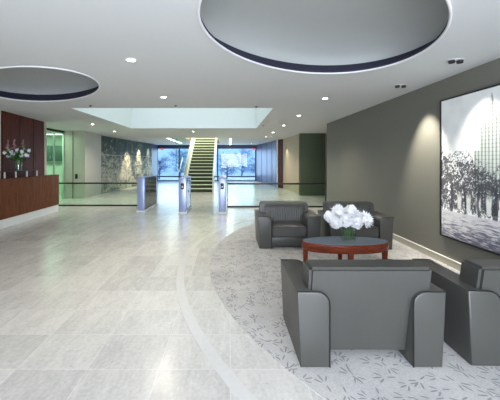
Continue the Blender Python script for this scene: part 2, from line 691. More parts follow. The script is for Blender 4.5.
# left side
wl = [(-5.405, 7.16), (-5.65, 9.16)]
ww = struct('wall_left_wood', wall_line(wl, 0, CEIL, -.14, 1), M['mahogany'], smooth=0)
for fr_, z_ in ((.36, 0), (.7, 0)):
    p = Vector(wl[0]).lerp(Vector(wl[1]), fr_)
    link('panel_joint', box(p.x - .004, p.x + .008, p.y - .006, p.y + .006, 0, CEIL), M['black'], ww, smooth=0)
struct('trim_3', box(-5.70, -5.63, 9.16, 9.26, 0, CEIL), M['beige'], smooth=0)
struct('wall_left', box(-5.7, -5.42, -2, 7.13, 0, CEIL), M['cream'], smooth=0)
struct('wall_left_side', box(-11, -10.8, 7, 23, 0, CEIL), M['glassgreen'], smooth=0)
struct('wall_left_office', box(-10.8, -6.75, 13.6, 13.8, 0, CEIL), M['glassgreen'], smooth=0)
struct('wall_left_pier', prism([(-6.6, 12.0), (-5.76, 12.0), (-5.9, 13.85), (-6.6, 13.85)], 0, CEIL, axis='z'), M['beige'], smooth=0)
struct('trim_4', box(-6.25, -6.235, 11.985, 12.0, 0, CEIL), M['bronze'], smooth=0)
struct('wall_left_rear', prism([(-5.94, 13.86), (-5.34, 20.6), (-5.6, 20.6), (-6.2, 13.86)], 0, CEIL, axis='z'), M['beige'], smooth=0)
struct('wall_left_end', box(-6.0, -5.34, 20.6, 22.4, 0, CEIL), M['frame'], smooth=0)
# back wall behind the viewer, with its band of windows
t = box(-11, 6.6, -2.2, -2.0, 2.62, CEIL)
t = box(-11, 6.6, -2.2, -2.0, 0, .28, bm=t)
t = box(-11, -3.0, -2.2, -2.0, .28, 2.62, bm=t)
t = box(3.1, 6.6, -2.2, -2.0, .28, 2.62, bm=t)
struct('wall_back', t, M['taupe'], smooth=0)

# ------------------------------------------------------------------ far glazed wall
YW = 22.5
wr = thing('window_1', 'far glazed wall', 'window')
for k in ('label', 'category'): del wr[k]
wr['kind'] = 'structure'
t = box(-5.9, 2.3, YW - .08, YW + .12, 2.42, CEIL)
link('window_header', t, M['frame'], wr, smooth=0)
link('window_sill', box(-5.9, 2.3, YW - .1, YW + .12, 0, .06), M['frame'], wr, smooth=0)
link('transom', box(-5.9, 2.3, YW - .06, YW + .06, .28, .38), M['frame'], wr, smooth=0)
mull = [-5.38, -3.72, -2.3, -.85, 2.0]
for xm in mull:
    link('mullion', box(xm - .05, xm + .05, YW - .05, YW + .05, .06, 2.42), M['frame'], wr, smooth=0)
for a_, b_ in zip(mull, mull[1:]):
    link('pane', box(a_ + .05, b_ - .05, YW - .006, YW + .006, .06, 2.42), M['glass'], wr, smooth=0)

# glazed office partition on the left
gp = thing('window_2', 'office partition', 'window')
for k in ('label', 'category'): del gp[k]
gp['kind'] = 'structure'
ys = [9.3, 10.75, 11.35, 11.98]
link('partition_head', box(-6.66, -6.58, 9.26, 12.0, 2.62, CEIL), M['bronze'], gp, smooth=0)
for y in ys:
    link('partition_mullion', box(-6.65, -6.59, y - .02, y + .02, 0, 2.62), M['glassgreen'], gp, smooth=0)
for a_, b_ in zip(ys, ys[1:]):
    link('pane', box(-6.626, -6.614, a_ + .02, b_ - .02, 0, 2.62), M['greenglass'], gp, smooth=0)
struct('wall_left_return', box(-10.8, -5.7, 9.1, 9.16, 0, CEIL), M['glassgreen'], smooth=0)

cab = thing('wall_cabinet', 'dark green wall cabinet behind the green office glass', 'cabinet', (-7.85, 13.6, 1.5))
link('cabinet_body', box(-.55, .55, -.3, 0, 0, .68, .006), M['deepgreen'], cab)
for sgn in (-1, 1):
    d = link('door', box(sgn * .274 - .268, sgn * .274 + .268, -.318, -.301, .01, .67, .004), M['deepgreen'], cab)
    link('handle', tube([(sgn * .06, -.335, .1), (sgn * .06, -.335, .24)], .01), M['steel'], d)
tl = thing('linear_light', 'long white strip light on the office ceiling behind green glass', 'ceiling light', (-7.9, 12.9, CEIL - .002))
link('housing', box(-1.5, 1.5, -.09, .09, -.05, 0), M['white'], tl, smooth=0)
link('diffuser', box(-1.48, 1.48, -.08, .08, -.062, -.05), M['coolamp'], tl, smooth=0)
lamp('office_light', 'AREA', (-8.0, 11.6, CEIL - .1), 80, (.97, 1, .96), aim=(-8.0, 11.6, 0), shape='RECTANGLE', size=2.6, size_y=1.0)

# ------------------------------------------------------------------ outdoors beyond the glass
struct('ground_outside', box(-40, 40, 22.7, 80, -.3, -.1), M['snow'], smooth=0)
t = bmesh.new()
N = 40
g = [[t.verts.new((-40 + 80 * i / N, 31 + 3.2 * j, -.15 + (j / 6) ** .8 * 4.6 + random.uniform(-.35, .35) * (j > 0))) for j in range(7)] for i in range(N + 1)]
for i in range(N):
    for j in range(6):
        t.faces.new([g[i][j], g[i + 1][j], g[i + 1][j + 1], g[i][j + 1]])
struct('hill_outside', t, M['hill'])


def frosted_tree(loc, h, label):
    o = thing('frosted_tree', label, 'tree', loc, group='frosted trees outside the far windows')
    tr = tube([(0, 0, 0), (.03 * h, 0, h * .4), (-.02 * h, .05, h * .8)], .05 * h * .6, 7, taper=.015)
    tips = []
    for k in range(26):
        a = random.uniform(0, 2 * math.pi)
        z = random.uniform(.12, .75) * h
        L = random.uniform(.22, .42) * h
        p0 = Vector((0, 0, z))
        p1 = p0 + Vector((math.cos(a) * L * .5, math.sin(a) * L * .5, L * .3))
        p2 = p1 + Vector((math.cos(a + random.uniform(-.7, .7)) * L * .5, math.sin(a) * L * .5, L * random.uniform(.0, .4)))
        tube([p0, p1, p2], .014 * h, 5, bm=tr, taper=.004)
        tips += [p1, p2, (p1 + p2) / 2]
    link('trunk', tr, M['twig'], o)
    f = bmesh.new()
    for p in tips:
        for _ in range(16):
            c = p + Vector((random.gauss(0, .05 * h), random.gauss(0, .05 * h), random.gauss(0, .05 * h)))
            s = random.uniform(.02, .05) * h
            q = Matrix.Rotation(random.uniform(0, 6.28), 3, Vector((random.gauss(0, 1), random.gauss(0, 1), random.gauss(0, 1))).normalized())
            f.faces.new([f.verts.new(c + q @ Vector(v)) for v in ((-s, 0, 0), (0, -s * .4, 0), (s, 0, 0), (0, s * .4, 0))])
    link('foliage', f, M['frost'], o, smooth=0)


for (tx, ty, th, lb) in ((-6.1, 26.2, 2.3, 'pale blue frosted tree leftmost beyond the far windows'),
                         (-3.2, 26.2, 2.2, 'frosted tree seen through the glass just left of the stair'),
                         (-.2, 26.2, 2.3, 'frosted tree just right of the stair beyond the window'),
                         (2.5, 26.2, 2.2, 'frosted tree beyond the window beside the blue metal wall'),
                         (-4.8, 29.6, 2.9, 'taller frosted tree set back on the bank at the left window'),
                         (1.25, 29.6, 2.9, 'taller frosted tree set back on the bank at the right window')):
    frosted_tree((tx, ty, -.1), th, lb)

# ------------------------------------------------------------------ staircase
st = thing('staircase', 'straight open staircase with pale nosings rising through the ceiling', 'staircase', (0, 14.5, 0))
XL, XR, RISE, RUN, NS = -2.12, -.80, .172, .272, 24
for i in range(NS):
    yy, zz = i * RUN, i * RISE
    tr = link('tread', box(XL, XR, yy - .03, yy + RUN, zz + RISE - .036, zz + RISE), M['tread'], st, smooth=0)
    link('riser', box(XL, XR, yy, yy + .02, zz, zz + RISE - .036), M['riser'], tr, smooth=0)
    tr['label'] = 'pale edged tread'
E_ = NS * RUN
sl = RISE / RUN


def stringer(xa, xb):
    return prism([(-.12, 0), (.06, 0), (E_, NS * RISE - .1), (E_, NS * RISE + .26), (-.12, .26)], xa, xb, axis='x')


link('stringer', stringer(XL - .06, XL), M['white'], st, smooth=0)
link('side_guard', prism([(-.12, .26), (E_, NS * RISE + .26), (E_, NS * RISE + .98), (-.12, .98)], XL - .05, XL - .02, axis='x'), M['white'], st, smooth=0)
link('stringer', stringer(XR, XR + .06), M['white'], st, smooth=0)
for xx in (XL - .30, XR + .03):
    link('handrail', tube([(xx, -.15, .95), (xx, .1, 1.0), (xx, 15.65 - 14.5 + .0, 1.0 + sl * 1.05), (xx, 3.2, 1.0 + sl * 3.1)][:3 if xx < XL else 4], .026, 8), M['white'], st)
link('newel_post', tube([(XR + .03, -.15, 0), (XR + .03, -.15, .95)], .03, 8), M['white'], st)
pts = []
for k in range(13):
    a = math.pi * k / 12
    pts.append((XL + .02 + .0, -.25 - .16 * math.sin(a) * 0 + .0, 0))
loop = [(XL + .0, -.14, 0), (XL + .0, -.14, .72)] + [(XL + .09 - .09 * math.cos(R(a)), -.14, .72 + .09 * math.sin(R(a))) for a in range(20, 181, 20)] + [(XL + .18, -.14, 0)]
link('newel_loop', tube(loop, .028, 8), M['white'], st)
link('glass_balustrade', box(XL - .60, XL - .09, .98, .992, 1.0, 2.69), M['glass'], st, smooth=0)
link('balustrade_edge', box(XL - .62, XL - .60, .97, 1.0, .9, 2.69), M['green'], st, smooth=0)
link('glass_balustrade', prism([(-.1, .2), (-.1, .92), (2.2, .92 + sl * 2.3), (2.2, .2 + sl * 2.3)], XR + .062, XR + .075, axis='x'), M['greenglass'], st, smooth=0)

# ------------------------------------------------------------------ security turnstiles
def turnstile(x, y, label, reader=True, L=1.55):
    o = thing('security_turnstile', label, 'turnstile', (x, y, 0), group='turnstiles across the lobby')
    w = .105
    link('end_panel', box(-w, w, 0, .10, .05, 1.0, .012), M['steel'], o)
    link('rear_panel', box(-w, w, L - .08, L, .05, 1.0, .012), M['steel'], o)
    for s in (-1, 1):
        link('side_panel', box(s * w * .86 - .008, s * w * .86 + .008, .10, L - .08, .09, .97), M['smoked'], o, smooth=0)
    link('core', box(-.06, .06, .10, L - .08, .05, .97), M['bronze'], o, smooth=0)
    link('top_cap', box(-w - .006, w + .006, -.004, L + .004, 1.0, 1.02, .006), M['steel'], o)
    link('plinth', box(-w - .02, w + .02, -.02, L + .02, 0, .05, .006), M['white'], o)
    if reader:
        r = link('card_reader', box(-.045, .045, -.018, 0, .70, .87, .008), M['black'], o)
        link('indicator', box(-.02, .02, -.021, -.018, .75, .79), M['white'], r, smooth=0)
    for k in (.55, L - .5):
        link('sensor', box(w * .86 + .006, w * .86 + .014, k - .03, k + .03, .55, .62), M['black'], o, smooth=0)
    return o


turnstile(-2.575, 8.75, 'blue-grey steel turnstile joined to the left glass railing', False)
turnstile(-1.32, 8.5, 'blue-grey steel turnstile with black card reader just left of the stair foot', True, 1.1)
turnstile(-.19, 8.5, 'blue-grey steel turnstile with black card reader joined to the right glass railing')


def railing(x0, x1, y, label, n):
    o = thing('glass_railing', label, 'railing', (x0, y, 0))
    L = x1 - x0
    link('base_shoe', box(0, L, -.03, .03, 0, .045), M['bronze'], o, smooth=0)
    for i in range(n):
        link('glass_panel', box(L * i / n + .008, L * (i + 1) / n - .008, -.008, .008, .045, .74), M['glass'], o, smooth=0)
    link('handrail', box(0, L, -.03, .03, .735, .785, .01), M['bronze'], o)
    for xx in (.012, L - .012):
        link('post', box(xx - .012, xx + .012, -.014, .014, .07, .735), M['bronze'], o, smooth=0)
    return o


railing(-6.2, -2.69, 10.0, 'clear glass railing with dark handrail between reception desk and turnstile', 3)
railing(-.06, 3.15, 9.75, 'clear glass railing with dark handrail running to the taupe right wall', 3)

# ------------------------------------------------------------------ reception desk
desk = thing('reception_desk', 'long brown wood reception desk on a white plinth along the left', 'desk')
YB, YE = 4.2, 9.02


def front(y):  # gently bowed face
    return -5.11 + .10 * (1 - ((y - 5.4) / 3.6) ** 2)


ysd = [YB + (YE - YB) * i / 24 for i in range(25)]
def slab(off, z0, z1, back=-5.38):
    ring = [(front(y) + off, y) for y in ysd] + [(min(back, front(YE) - .14), YE), (back, YB)]
    return prism(ring, z0, z1, axis='z')


def slab_open(off, z0, z1, th):
    ring = [(front(y) + off, y) for y in ysd] + [(front(y) + off - th, y) for y in ysd[::-1]]
    return prism(ring, z0, z1, axis='z')


link('plinth', slab_open(-.015, 0, .2, .2), M['plinth'], desk)
link('front_panel', slab_open(0, .2, 1.075, .04), M['deskwood'], desk)
link('end_panel', box(front(YE) - .26, front(YE) - .04, YE - .04, YE, .2, 1.075), M['deskwood'], desk)
link('worktop', slab_open(.008, 1.075, 1.095, .27), M['deskwood'], desk)
link('transaction_shelf', prism([(front(y) - .10, y) for y in ysd[:-4]] + [(front(y) - .255, y) for y in ysd[:-4][::-1]], 1.245, 1.262, axis='z'), M['bronze'], desk)
for y in (4.9, 5.6, 6.3, 6.95, 7.33, 7.75, 8.18):
    link('shelf_post', tube([(front(y) - .17, y, 1.095), (front(y) - .17, y, 1.245)], .018, 8), M['white'], desk)

# ------------------------------------------------------------------ flowers
def rosette(bm, c, r, n, ax, flat=.5):
    """n pointed petals round an axis"""
    ax = Vector(ax).normalized()
    s = ax.orthogonal().normalized()
    q = ax.cross(s)
    for k in range(n):
        a = 2 * math.pi * k / n + random.uniform(-.1, .1)
        d = math.cos(a) * s + math.sin(a) * q
        w = ax.cross(d)
        e = (d * (1 - flat) + ax * flat).normalized()
        p = [c, c + e * r * .55 + w * r * .22, c + e * r * .7 + d * r * .38, c + e * r * .55 - w * r * .22]
        bm.faces.new([bm.verts.new(v) for v in p])


def pompom(r, n=210, L=.5, w=.13):
    """a round chrysanthemum head: a ball clad in curved petals"""
    t = bmesh.new()
    bmesh.ops.create_icosphere(t, subdivisions=2, radius=r * .55)
    ga = math.pi * (3 - math.sqrt(5))
    for k in range(n):
        z = 1 - 2 * (k + .5) / n
        if z < -.8: continue
        rr = math.sqrt(1 - z * z)
        d = Vector((rr * math.cos(ga * k), rr * math.sin(ga * k), z))
        s = d.orthogonal().normalized()
        q = d.cross(s)
        up = Vector((0, 0, 1))
        tang = (up - d * up.dot(d))
        tang = tang.normalized() if tang.length > .05 else s
        w_ = d.cross(tang)
        b0 = d * r * .45
        tip = d * r * random.uniform(.82, 1.12) + tang * r * L * .5
        mid = d * r * .92 + tang * r * .05
        vs = [t.verts.new(v) for v in (b0, mid + w_ * r * w, tip, mid - w_ * r * w)]
        t.faces.new(vs)
    return t


def spiky(r, n=110):
    """a loose spider-petalled chrysanthemum"""
    t = bmesh.new()
    bmesh.ops.create_icosphere(t, subdivisions=2, radius=r * .4)
    ga = math.pi * (3 - math.sqrt(5))
    for k in range(n):
        z = 1 - 1.6 * (k + .5) / n
        rr = math.sqrt(max(0, 1 - z * z))
        d = Vector((rr * math.cos(ga * k), rr * math.sin(ga * k), z))
        s = d.orthogonal().normalized() * r * .085
        L = r * random.uniform(.85, 1.12)
        t.faces.new([t.verts.new(v) for v in (d * r * .3, d * L * .7 + s, d * L, d * L * .7 - s)])
    return t


# glass cube vase on the coffee table and its white flowers
TX, TY, TZ = 1.578, 4.08, .42
VX, VY = TX + .035, TY - .01
vs = thing('cube_vase', 'clear square glass vase of white flowers on the coffee table', 'vase', (VX, VY, TZ))
a, hgt = .082, .165
t = box(-a, a, -a, a, 0, .018, .004)
for sx_, sy_ in ((1, 0), (-1, 0), (0, 1), (0, -1)):
    if sx_: t = box(sx_ * a - .006 * (sx_ > 0) - 0, sx_ * a + .006 * (sx_ < 0), -a, a, .018, hgt, bm=t)
    else: t = box(-a + .006, a - .006, sy_ * a - .006 * (sy_ > 0), sy_ * a + .006 * (sy_ < 0), .018, hgt, bm=t)
link('glass_body', t, M['vaseglass'], vs, smooth=0)
link('water', box(-a + .008, a - .008, -a + .008, a - .008, .02, .11), M['vaseglass'], vs, smooth=0)

wf = [(-.255, -.03, .330, .080, 'r', 'white pompom flower at the far left of the glass cube vase'),
      (-.180, -.05, .250, .085, 'r', 'white pompom flower low on the left over the vase rim'),
      (-.115, .02, .380, .115, 's', 'loose white flower topmost on the left side of the vase'),
      (-.060, -.07, .280, .090, 'r', 'white pompom flower at the front centre of the vase'),
      (.040, .01, .395, .092, 'r', 'large round white flower topmost of the vase bouquet'),
      (.085, -.06, .250, .088, 'r', 'round white flower low on the right over the vase rim'),
      (.120, .07, .325, .100, 's', 'loose-petalled white flower behind on the right of the bouquet'),
      (.215, -.01, .285, .125, 's', 'spider-petalled white flower sticking out far right of the vase'),
      (-.02, .09, .300, .085, 'r', 'white pompom flower at the back of the bouquet')]
for (fx, fy, fz, fr, kd, lb) in wf:
    o = thing('white_chrysanthemum', lb, 'flower', (VX, VY, TZ), group='white flowers in the cube vase')
    b = pompom(fr) if kd == 'r' else spiky(fr)
    lean = Vector((fx, fy, .25)).to_track_quat('Z', 'Y').to_euler()
    link('bloom', b, M['bloom'], o, smooth=0, loc=(fx, fy, fz), rot=lean)
    link('stem', tube([(fx * .22, fy * .25, .025), (fx * .3, fy * .35, .14), (fx * .9, fy * .9, fz - fr * .5)], .003, 6), M['stem'], o)
    lf = bmesh.new()
    for k in range(1):
        c = Vector((fx * .3, fy * .35, .05 + .035 * k))
        d = Vector((random.uniform(-1, 1), random.uniform(-1, 1), .5)).normalized()
        s = d.cross(Vector((0, 0, 1))).normalized() * .012
        e = .035
        lf.faces.new([lf.verts.new(v) for v in (c, c + d * e * .5 + s, c + d * e, c + d * e * .5 - s)])
    link('leaf', lf, M['leaf'], o, smooth=0)

# tall bouquet on the reception desk
DX, DY, DZ = front(7.42) - .165, 7.42, 1.262
dv = thing('flower_vase', 'clear round glass vase of pink and white lilies on the desk shelf', 'vase', (DX, DY, DZ))
link('glass_body', lathe([(.03, 0), (.075, .002), (.078, .02), (.066, .12), (.072, .24), (.088, .30), (.082, .30), (.066, .24), (.06, .12), (.07, .02), (.03, .015)], 24), M['vaseglass'], dv)
link('water', lathe([(.02, .02), (.062, .022), (.056, .12), (.058, .2), (.02, .2)], 20), M['vaseglass'], dv)


def dpos(px, py, dy):  # where a bloom sits in the spray, kept in front of the timber wall
    k = (px - 229) / 300
    y = DY + dy
    if k * y < -5.33: y = -5.33 / k
    return Vector((k * y - DX, y - DY, EYE + (161 - py) * y / 300 - DZ))


def desk_flower(name, px, py, kind, label, dy):
    p = dpos(px, py, dy)
    o = thing(name, label, 'flower', (DX, DY, DZ), group='lilies and spikes in the desk vase')
    link('stem', tube([(p.x * .06, p.y * .1, .03), (p.x * .12, p.y * .2, .26), (p.x * .6, p.y * .6, .26 + (p.z - .26) * .6), tuple(p)], .006, 6), M['stem'], o)
    b = bmesh.new()
    if kind == 'spike':
        for k in range(16):
            u = k / 15
            c = p + Vector((random.uniform(-1, 1) * .035 * (1 - u * .7), random.uniform(-1, 1) * .035 * (1 - u * .7), -.08 + .26 * u))
            rosette(b, c, .042 * (1 - .5 * u), 6, (random.uniform(-1, 1), random.uniform(-1, 1), .7), .4)
        link('bloom', b, M['pink'], o, smooth=0)
    else:
        for k in range(4):
            rosette(b, p + Vector((random.uniform(-.025, .025), random.uniform(-.025, .025), random.uniform(-.02, .02))), .048, 6, (random.uniform(-.6, .6), -1, random.uniform(-.2, .7)), .3)
        link('bloom', b, M['bloom'], o, smooth=0)
    lf = bmesh.new()
    for k in range(16):
        u = random.uniform(.2, .95)
        c = Vector((p.x * u * .8, p.y * u, .2 + (p.z - .2) * u))
        d = Vector((random.uniform(-1, 1) + p.x, random.uniform(-1, 1), random.uniform(-.2, .8))).normalized()
        s = d.cross(Vector((0, .3, 1))).normalized() * .03
        e = random.uniform(.09, .15)
        lf.faces.new([lf.verts.new(v) for v in (c, c + d * e * .5 + s, c + d * e, c + d * e * .5 - s)])
    link('leaf', lf, M['leaf'], o, smooth=0)


for (px, py, kd, lb, dy) in ((8.0, 148, 'spike', 'pink flower spike leftmost in the desk vase', .05),
                             (14.5, 147, 'spike', 'pink flower spike standing central in the desk vase', -.03),
                             (23.5, 147.5, 'spike', 'pink flower spike alone on the right of the desk vase', .04),
                             (9.0, 156, 'lily', 'white lily low on the left of the desk vase', -.12),
                             (12.0, 151.5, 'lily', 'white lily just under the central pink spike', -.08),
                             (13.5, 154.5, 'lily', 'white lily close above the desk vase neck', -.14),
                             (17.5, 150.5, 'lily', 'white lily between the central and right pink spikes', -.05),
                             (23.0, 152, 'lily', 'white lily directly under the right pink spike', -.05),
                             (22.0, 155.5, 'lily', 'white lily low on the right near the desk vase', -.12),
                             (27.0, 155, 'lily', 'white lily lower of the two at the right edge of the desk vase', -.1),
                             (29.5, 151, 'lily', 'white lily upper of the two at the right edge of the desk vase', 0.0),
                             (4.0, 152.5, 'lily', 'white lily at the far left edge of the desk vase', 0.0)):
    desk_flower('pink_flower' if kd == 'spike' else 'white_lily', px, py, kd, lb, dy)

# ------------------------------------------------------------------ armchairs
def rounded_arm(x0, x1, top, inner, r=.085):
    """section of an arm: square outside, rounded over on its inner top edge"""
    pts = [(x0, .004), (x1, .004)]
    if inner == 'right':
        pts += [(x1, top - r)] + [(x1 - r + r * math.cos(R(a)), top - r + r * math.sin(R(a))) for a in (22, 45, 68, 90)] + [(x0, top)]
    else:
        pts += [(x1, top)] + [(x0 + r - r * math.sin(R(a)), top - r + r * math.cos(R(a))) for a in (0, 22, 45, 68, 90)]
    return pts


def make_armchair(label):
    o = thing('leather_armchair', label, 'armchair', group='charcoal leather club armchairs')
    W, H, D, AW, AH = .512, 0, .357, .21, .55
    lm = M['leather']
    iw = W - AW
    for side, (xa, xb, inn) in (('l', (-W, -W + AW, 'right')), ('r', (W - AW, W, 'left'))):
        sec = rounded_arm(xa, xb, AH, inn)
        ar = prism(sec, -D, D, axis='y', bev=.012, seg=3)
        flare = lambda x, z: x + (.026 * z / AH) * (abs(x) - iw) / AW * (1 if x > 0 else -1)
        for v in ar.verts: v.co.x = flare(v.co.x, v.co.z)
        arm = link('arm', ar, lm, o, smooth=50)
        for yy in (-D + .002, D - .002):
            path = [(flare(x, z), yy, z) for x, z in (sec[1:] if inn == 'right' else sec[2:] + sec[:1])]
            link('piping', tube(path, .004, 6, closed=False), M['pipe'], arm, smooth=60)
    iw = W - AW
    # back: broad shoulders resting on the arms, leaning to the rear
    T = [(-iw + .003, .07), (iw - .003, .07), (iw - .003, .40), (.446, .40), (.446, .722), (-.446, .722), (-.446, .40), (-iw + .003, .40)]
    def rear(z): return -D + .105 - .106 * (z - .06) / .65
    t = bmesh.new()
    A = [t.verts.new((x, rear(z), z)) for x, z in T]
    B = [t.verts.new((x, rear(z) + .215 + .06 * max(0, (.55 - z)), z)) for x, z in T]
    fa = t.faces.new(A)
    fb = t.faces.new(B[::-1])
    for i in range(len(T)):
        t.faces.new([A[i], A[(i + 1) % 8], B[(i + 1) % 8], B[i]][::-1])
    bmesh.ops.recalc_face_normals(t, faces=t.faces)
    bmesh.ops.bevel(t, geom=[e for e in t.edges if all(v.co.z > .6 for v in e.verts)] + [e for e in t.edges if abs(e.verts[0].co.z - e.verts[1].co.z) > .05 and max(v.co.z for v in e.verts) > .6], offset=.022, segments=4, affect='EDGES')
    link('backrest', t, lm, o, smooth=50)
    # ruched front of the back
    t = bmesh.new()
    NX, NZ = 84, 14
    z0, z1 = .33, .708
    rows = []
    for i in range(NX + 1):
        x = -.41 + .82 * i / NX
        col = []
        for j in range(NZ + 1):
            v = j / NZ
            z = z0 + (z1 - z0) * v
            puff = .045 * (1 - (2 * v - 1) ** 4) * (1 - (x / .41) ** 6)
            pleat = .006 * math.sin(x * 150 + 1.4 * math.sin(v * 5 + x * 9)) * max(0, math.sin(math.pi * min(1, v * 1.05))) * (1 - (x / .41) ** 8)
            col.append(t.verts.new((x, rear(z) + .205 + .06 * max(0, (.55 - z)) + puff + pleat, z)))
        rows.append(col)
    for A_, B_ in zip(rows, rows[1:]):
        for j in range(NZ):
            t.faces.new([A_[j], A_[j + 1], B_[j + 1], B_[j]])
    bd = [e for e in t.edges if e.is_boundary]
    ext = bmesh.ops.extrude_edge_only(t, edges=bd)
    for v in [g_ for g_ in ext['geom'] if isinstance(g_, bmesh.types.BMVert)]:
        v.co.y -= .06
    link('back_cushion', t, lm, o, smooth=60)
    # seat
    t = box(-iw + .006, iw - .006, -.15, D - .006, .19, .37)
    bmesh.ops.subdivide_edges(t, edges=t.edges[:], cuts=5, use_grid_fill=True)
    for v in t.verts:
        if v.co.z > .36: v.co.z += .018 * (1 - (v.co.x / iw) ** 2) * (1 - ((v.co.y - .1) / .27) ** 2)
    t2 = [e for e in t.edges if len(e.link_faces) == 2 and e.calc_face_angle(0) > .8]
    bmesh.ops.bevel(t, geom=t2, offset=.02, segments=3, affect='EDGES')
    cu = link('seat_cushion', t, lm, o, smooth=50)
    link('piping', tube([(-iw + .012, D - .004, .358), (iw - .012, D - .004, .358)], .005, 6), M['pipe'], cu)
    link('base', box(-iw + .002, iw - .002, -.2, D - .016, .045, .188, .008), lm, o)
    for sx_ in (-1, 1):
        for sy_ in (-.3, .3):
            link('foot', lathe([(.022, .0), (.026, .02)], 12, (sx_ * (W - .1), sy_, 0)), M['black'], o)
    return o


CZ = .006
c1 = make_armchair('charcoal leather armchair seen from behind, nearest in the middle of the carpet')
c1.location = (1.030, 2.518, CZ)
copy_tree(c1, (2.29, 2.518, CZ), R(-2), 'charcoal leather armchair seen from behind, cut off by the right picture edge')
copy_tree(c1, (1.03, 5.46, CZ), R(180), 'charcoal leather armchair facing us, left of the pair behind the table')
copy_tree(c1, (2.235, 5.40, CZ), R(180), 'charcoal leather armchair facing us behind the white flowers, beside the taupe wall')

# ------------------------------------------------------------------ coffee table
tb = thing('coffee_table', 'oval cherry wood coffee table with blue-grey top between the armchairs', 'table', (TX, TY, CZ))
RX, RY = .585, .235
tz = TZ - CZ


def oval(rx, ry, z, n=72):
    return [(rx * math.cos(2 * math.pi * k / n), ry * math.sin(2 * math.pi * k / n), z) for k in range(n)]


def oval_loft(levels, n=72):
    t = bmesh.new()
    rg = [[t.verts.new(p) for p in oval(rx, ry, z, n)] for rx, ry, z in levels]
    for A, B in zip(rg, rg[1:]):
        for k in range(n):
            t.faces.new([A[k], A[(k + 1) % n], B[(k + 1) % n], B[k]])
    t.faces.new(rg[0][::-1])
    t.faces.new(rg[-1])
    return t


link('apron', oval_loft([(RX - .05, RY - .05, tz - .12), (RX - .012, RY - .012, tz - .12), (RX, RY, tz - .06), (RX, RY, tz - .012), (RX - .006, RY - .006, tz - .004)]), M['cherry'], tb, smooth=40)
link('table_top', oval_loft([(RX - .03, RY - .03, tz - .004), (RX - .012, RY - .012, tz - .004), (RX - .014, RY - .014, tz)]), M['slate'], tb)
for lx, ly in ((RX - .045, 0), (-RX + .045, 0), (0, RY - .045), (0, -RY + .045)):
    t = bmesh.new()
    a_ = [t.verts.new((lx + sx_ * .032, ly + sy_ * .032, tz - .115)) for sx_, sy_ in ((-1, -1), (1, -1), (1, 1), (-1, 1))]
    b_ = [t.verts.new((lx + sx_ * .018, ly + sy_ * .018, 0)) for sx_, sy_ in ((-1, -1), (1, -1), (1, 1), (-1, 1))]
    t.faces.new(a_)
    t.faces.new(b_[::-1])
    for k in range(4):
        t.faces.new([a_[k], a_[(k + 1) % 4], b_[(k + 1) % 4], b_[k]])
    bmesh.ops.bevel(t, geom=t.edges[:], offset=.004, segments=2, affect='EDGES')
    link('leg', t, M['cherry'], tb)

# ------------------------------------------------------------------ painting
pt = thing('painting', 'large ink-wash painting of a tower above trees on the right wall', 'painting', (3.15, 3.66, 0))
PY0, PY1, PZ0, PZ1 = -.78, .752, .415, 2.385
link('canvas', box(-.035, -.012, PY0 + .012, PY1 - .012, PZ0 + .012, PZ1 - .012), M['canvas'], pt, smooth=0)
t = box(-.045, -.002, PY0, PY1, PZ0 - .006, PZ0 + .014)
t = box(-.045, -.002, PY0, PY1, PZ1 - .014, PZ1 + .006, bm=t)
t = box(-.045, -.002, PY0 - .01, PY0 + .014, PZ0, PZ1, bm=t)
t = box(-.045, -.002, PY1 - .014, PY1 + .01, PZ0, PZ1, bm=t)
link('picture_frame', t, M['black'], pt, smooth=0)

# stone mural on the far left wall: three rows of panels
mu = thing('stone_mural', 'grey-green etched stone mural on the far left wall under spotlights', 'mural', (-5.94, 13.86, 0), math.atan2(-(-5.34 + 5.94), 6.74))
Lm = math.hypot(.6, 6.74)
for r in range(3):
    for c in range(5):
        link('panel', box(.005, .035, Lm * c / 5 + .012, Lm * (c + 1) / 5 - .012, .02 + r * .893, r * .893 + .883), M['mural'], mu, smooth=0)

# ------------------------------------------------------------------ small wall things
ic = thing('wall_intercom', 'small black handset on the beige wall above the left railing', 'intercom', (-6.10, 12.0, 0))
link('back_plate', box(-.05, .05, -.02, -.001, .80, .98, .008), M['black'], ic)
link('handset', prism([(-.02, .78), (.03, .8), (.035, .96), (-.015, .97)], -.06, -.02, axis='y', bev=.008), M['black'], ic)
for x_, lb in ((-5.0, 'small red lit sign at the top of the far left window'), (1.85, 'small red lit sign at the top of the far right window')):
    ex = thing('exit_sign', lb, 'sign', (x_, YW - .09, 2.38))
    link('housing', box(-.12, .12, -.03, .0, -.055, .055, .006), M['white'], ex)
    link('lit_face', box(-.105, .105, -.036, -.03, -.042, .042), M['red'], ex, smooth=0)

# ------------------------------------------------------------------ ceiling fittings
def downlight(x, y, label, energy=120, r=.045, spot=True):
    o = thing('downlight', label, 'ceiling light', (x, y, CEIL), group='recessed downlights')
    link('trim_ring', lathe([(r, -.002), (r + .018, -.008), (r + .024, 0), (r, 0)], 20, close=False), M['white'], o)
    link('lens', lathe([(.004, -.005), (r + .001, -.004), (r + .001, -.001), (.004, -.001)], 20), M['lamp'], o)
    if spot:
        lamp('downlight_beam', 'SPOT', (x, y, CEIL - .03), energy, (1, .91, .76), aim=(x, y, 0), spot_size=R(135), spot_blend=.9, shadow_soft_size=.12)
    return o


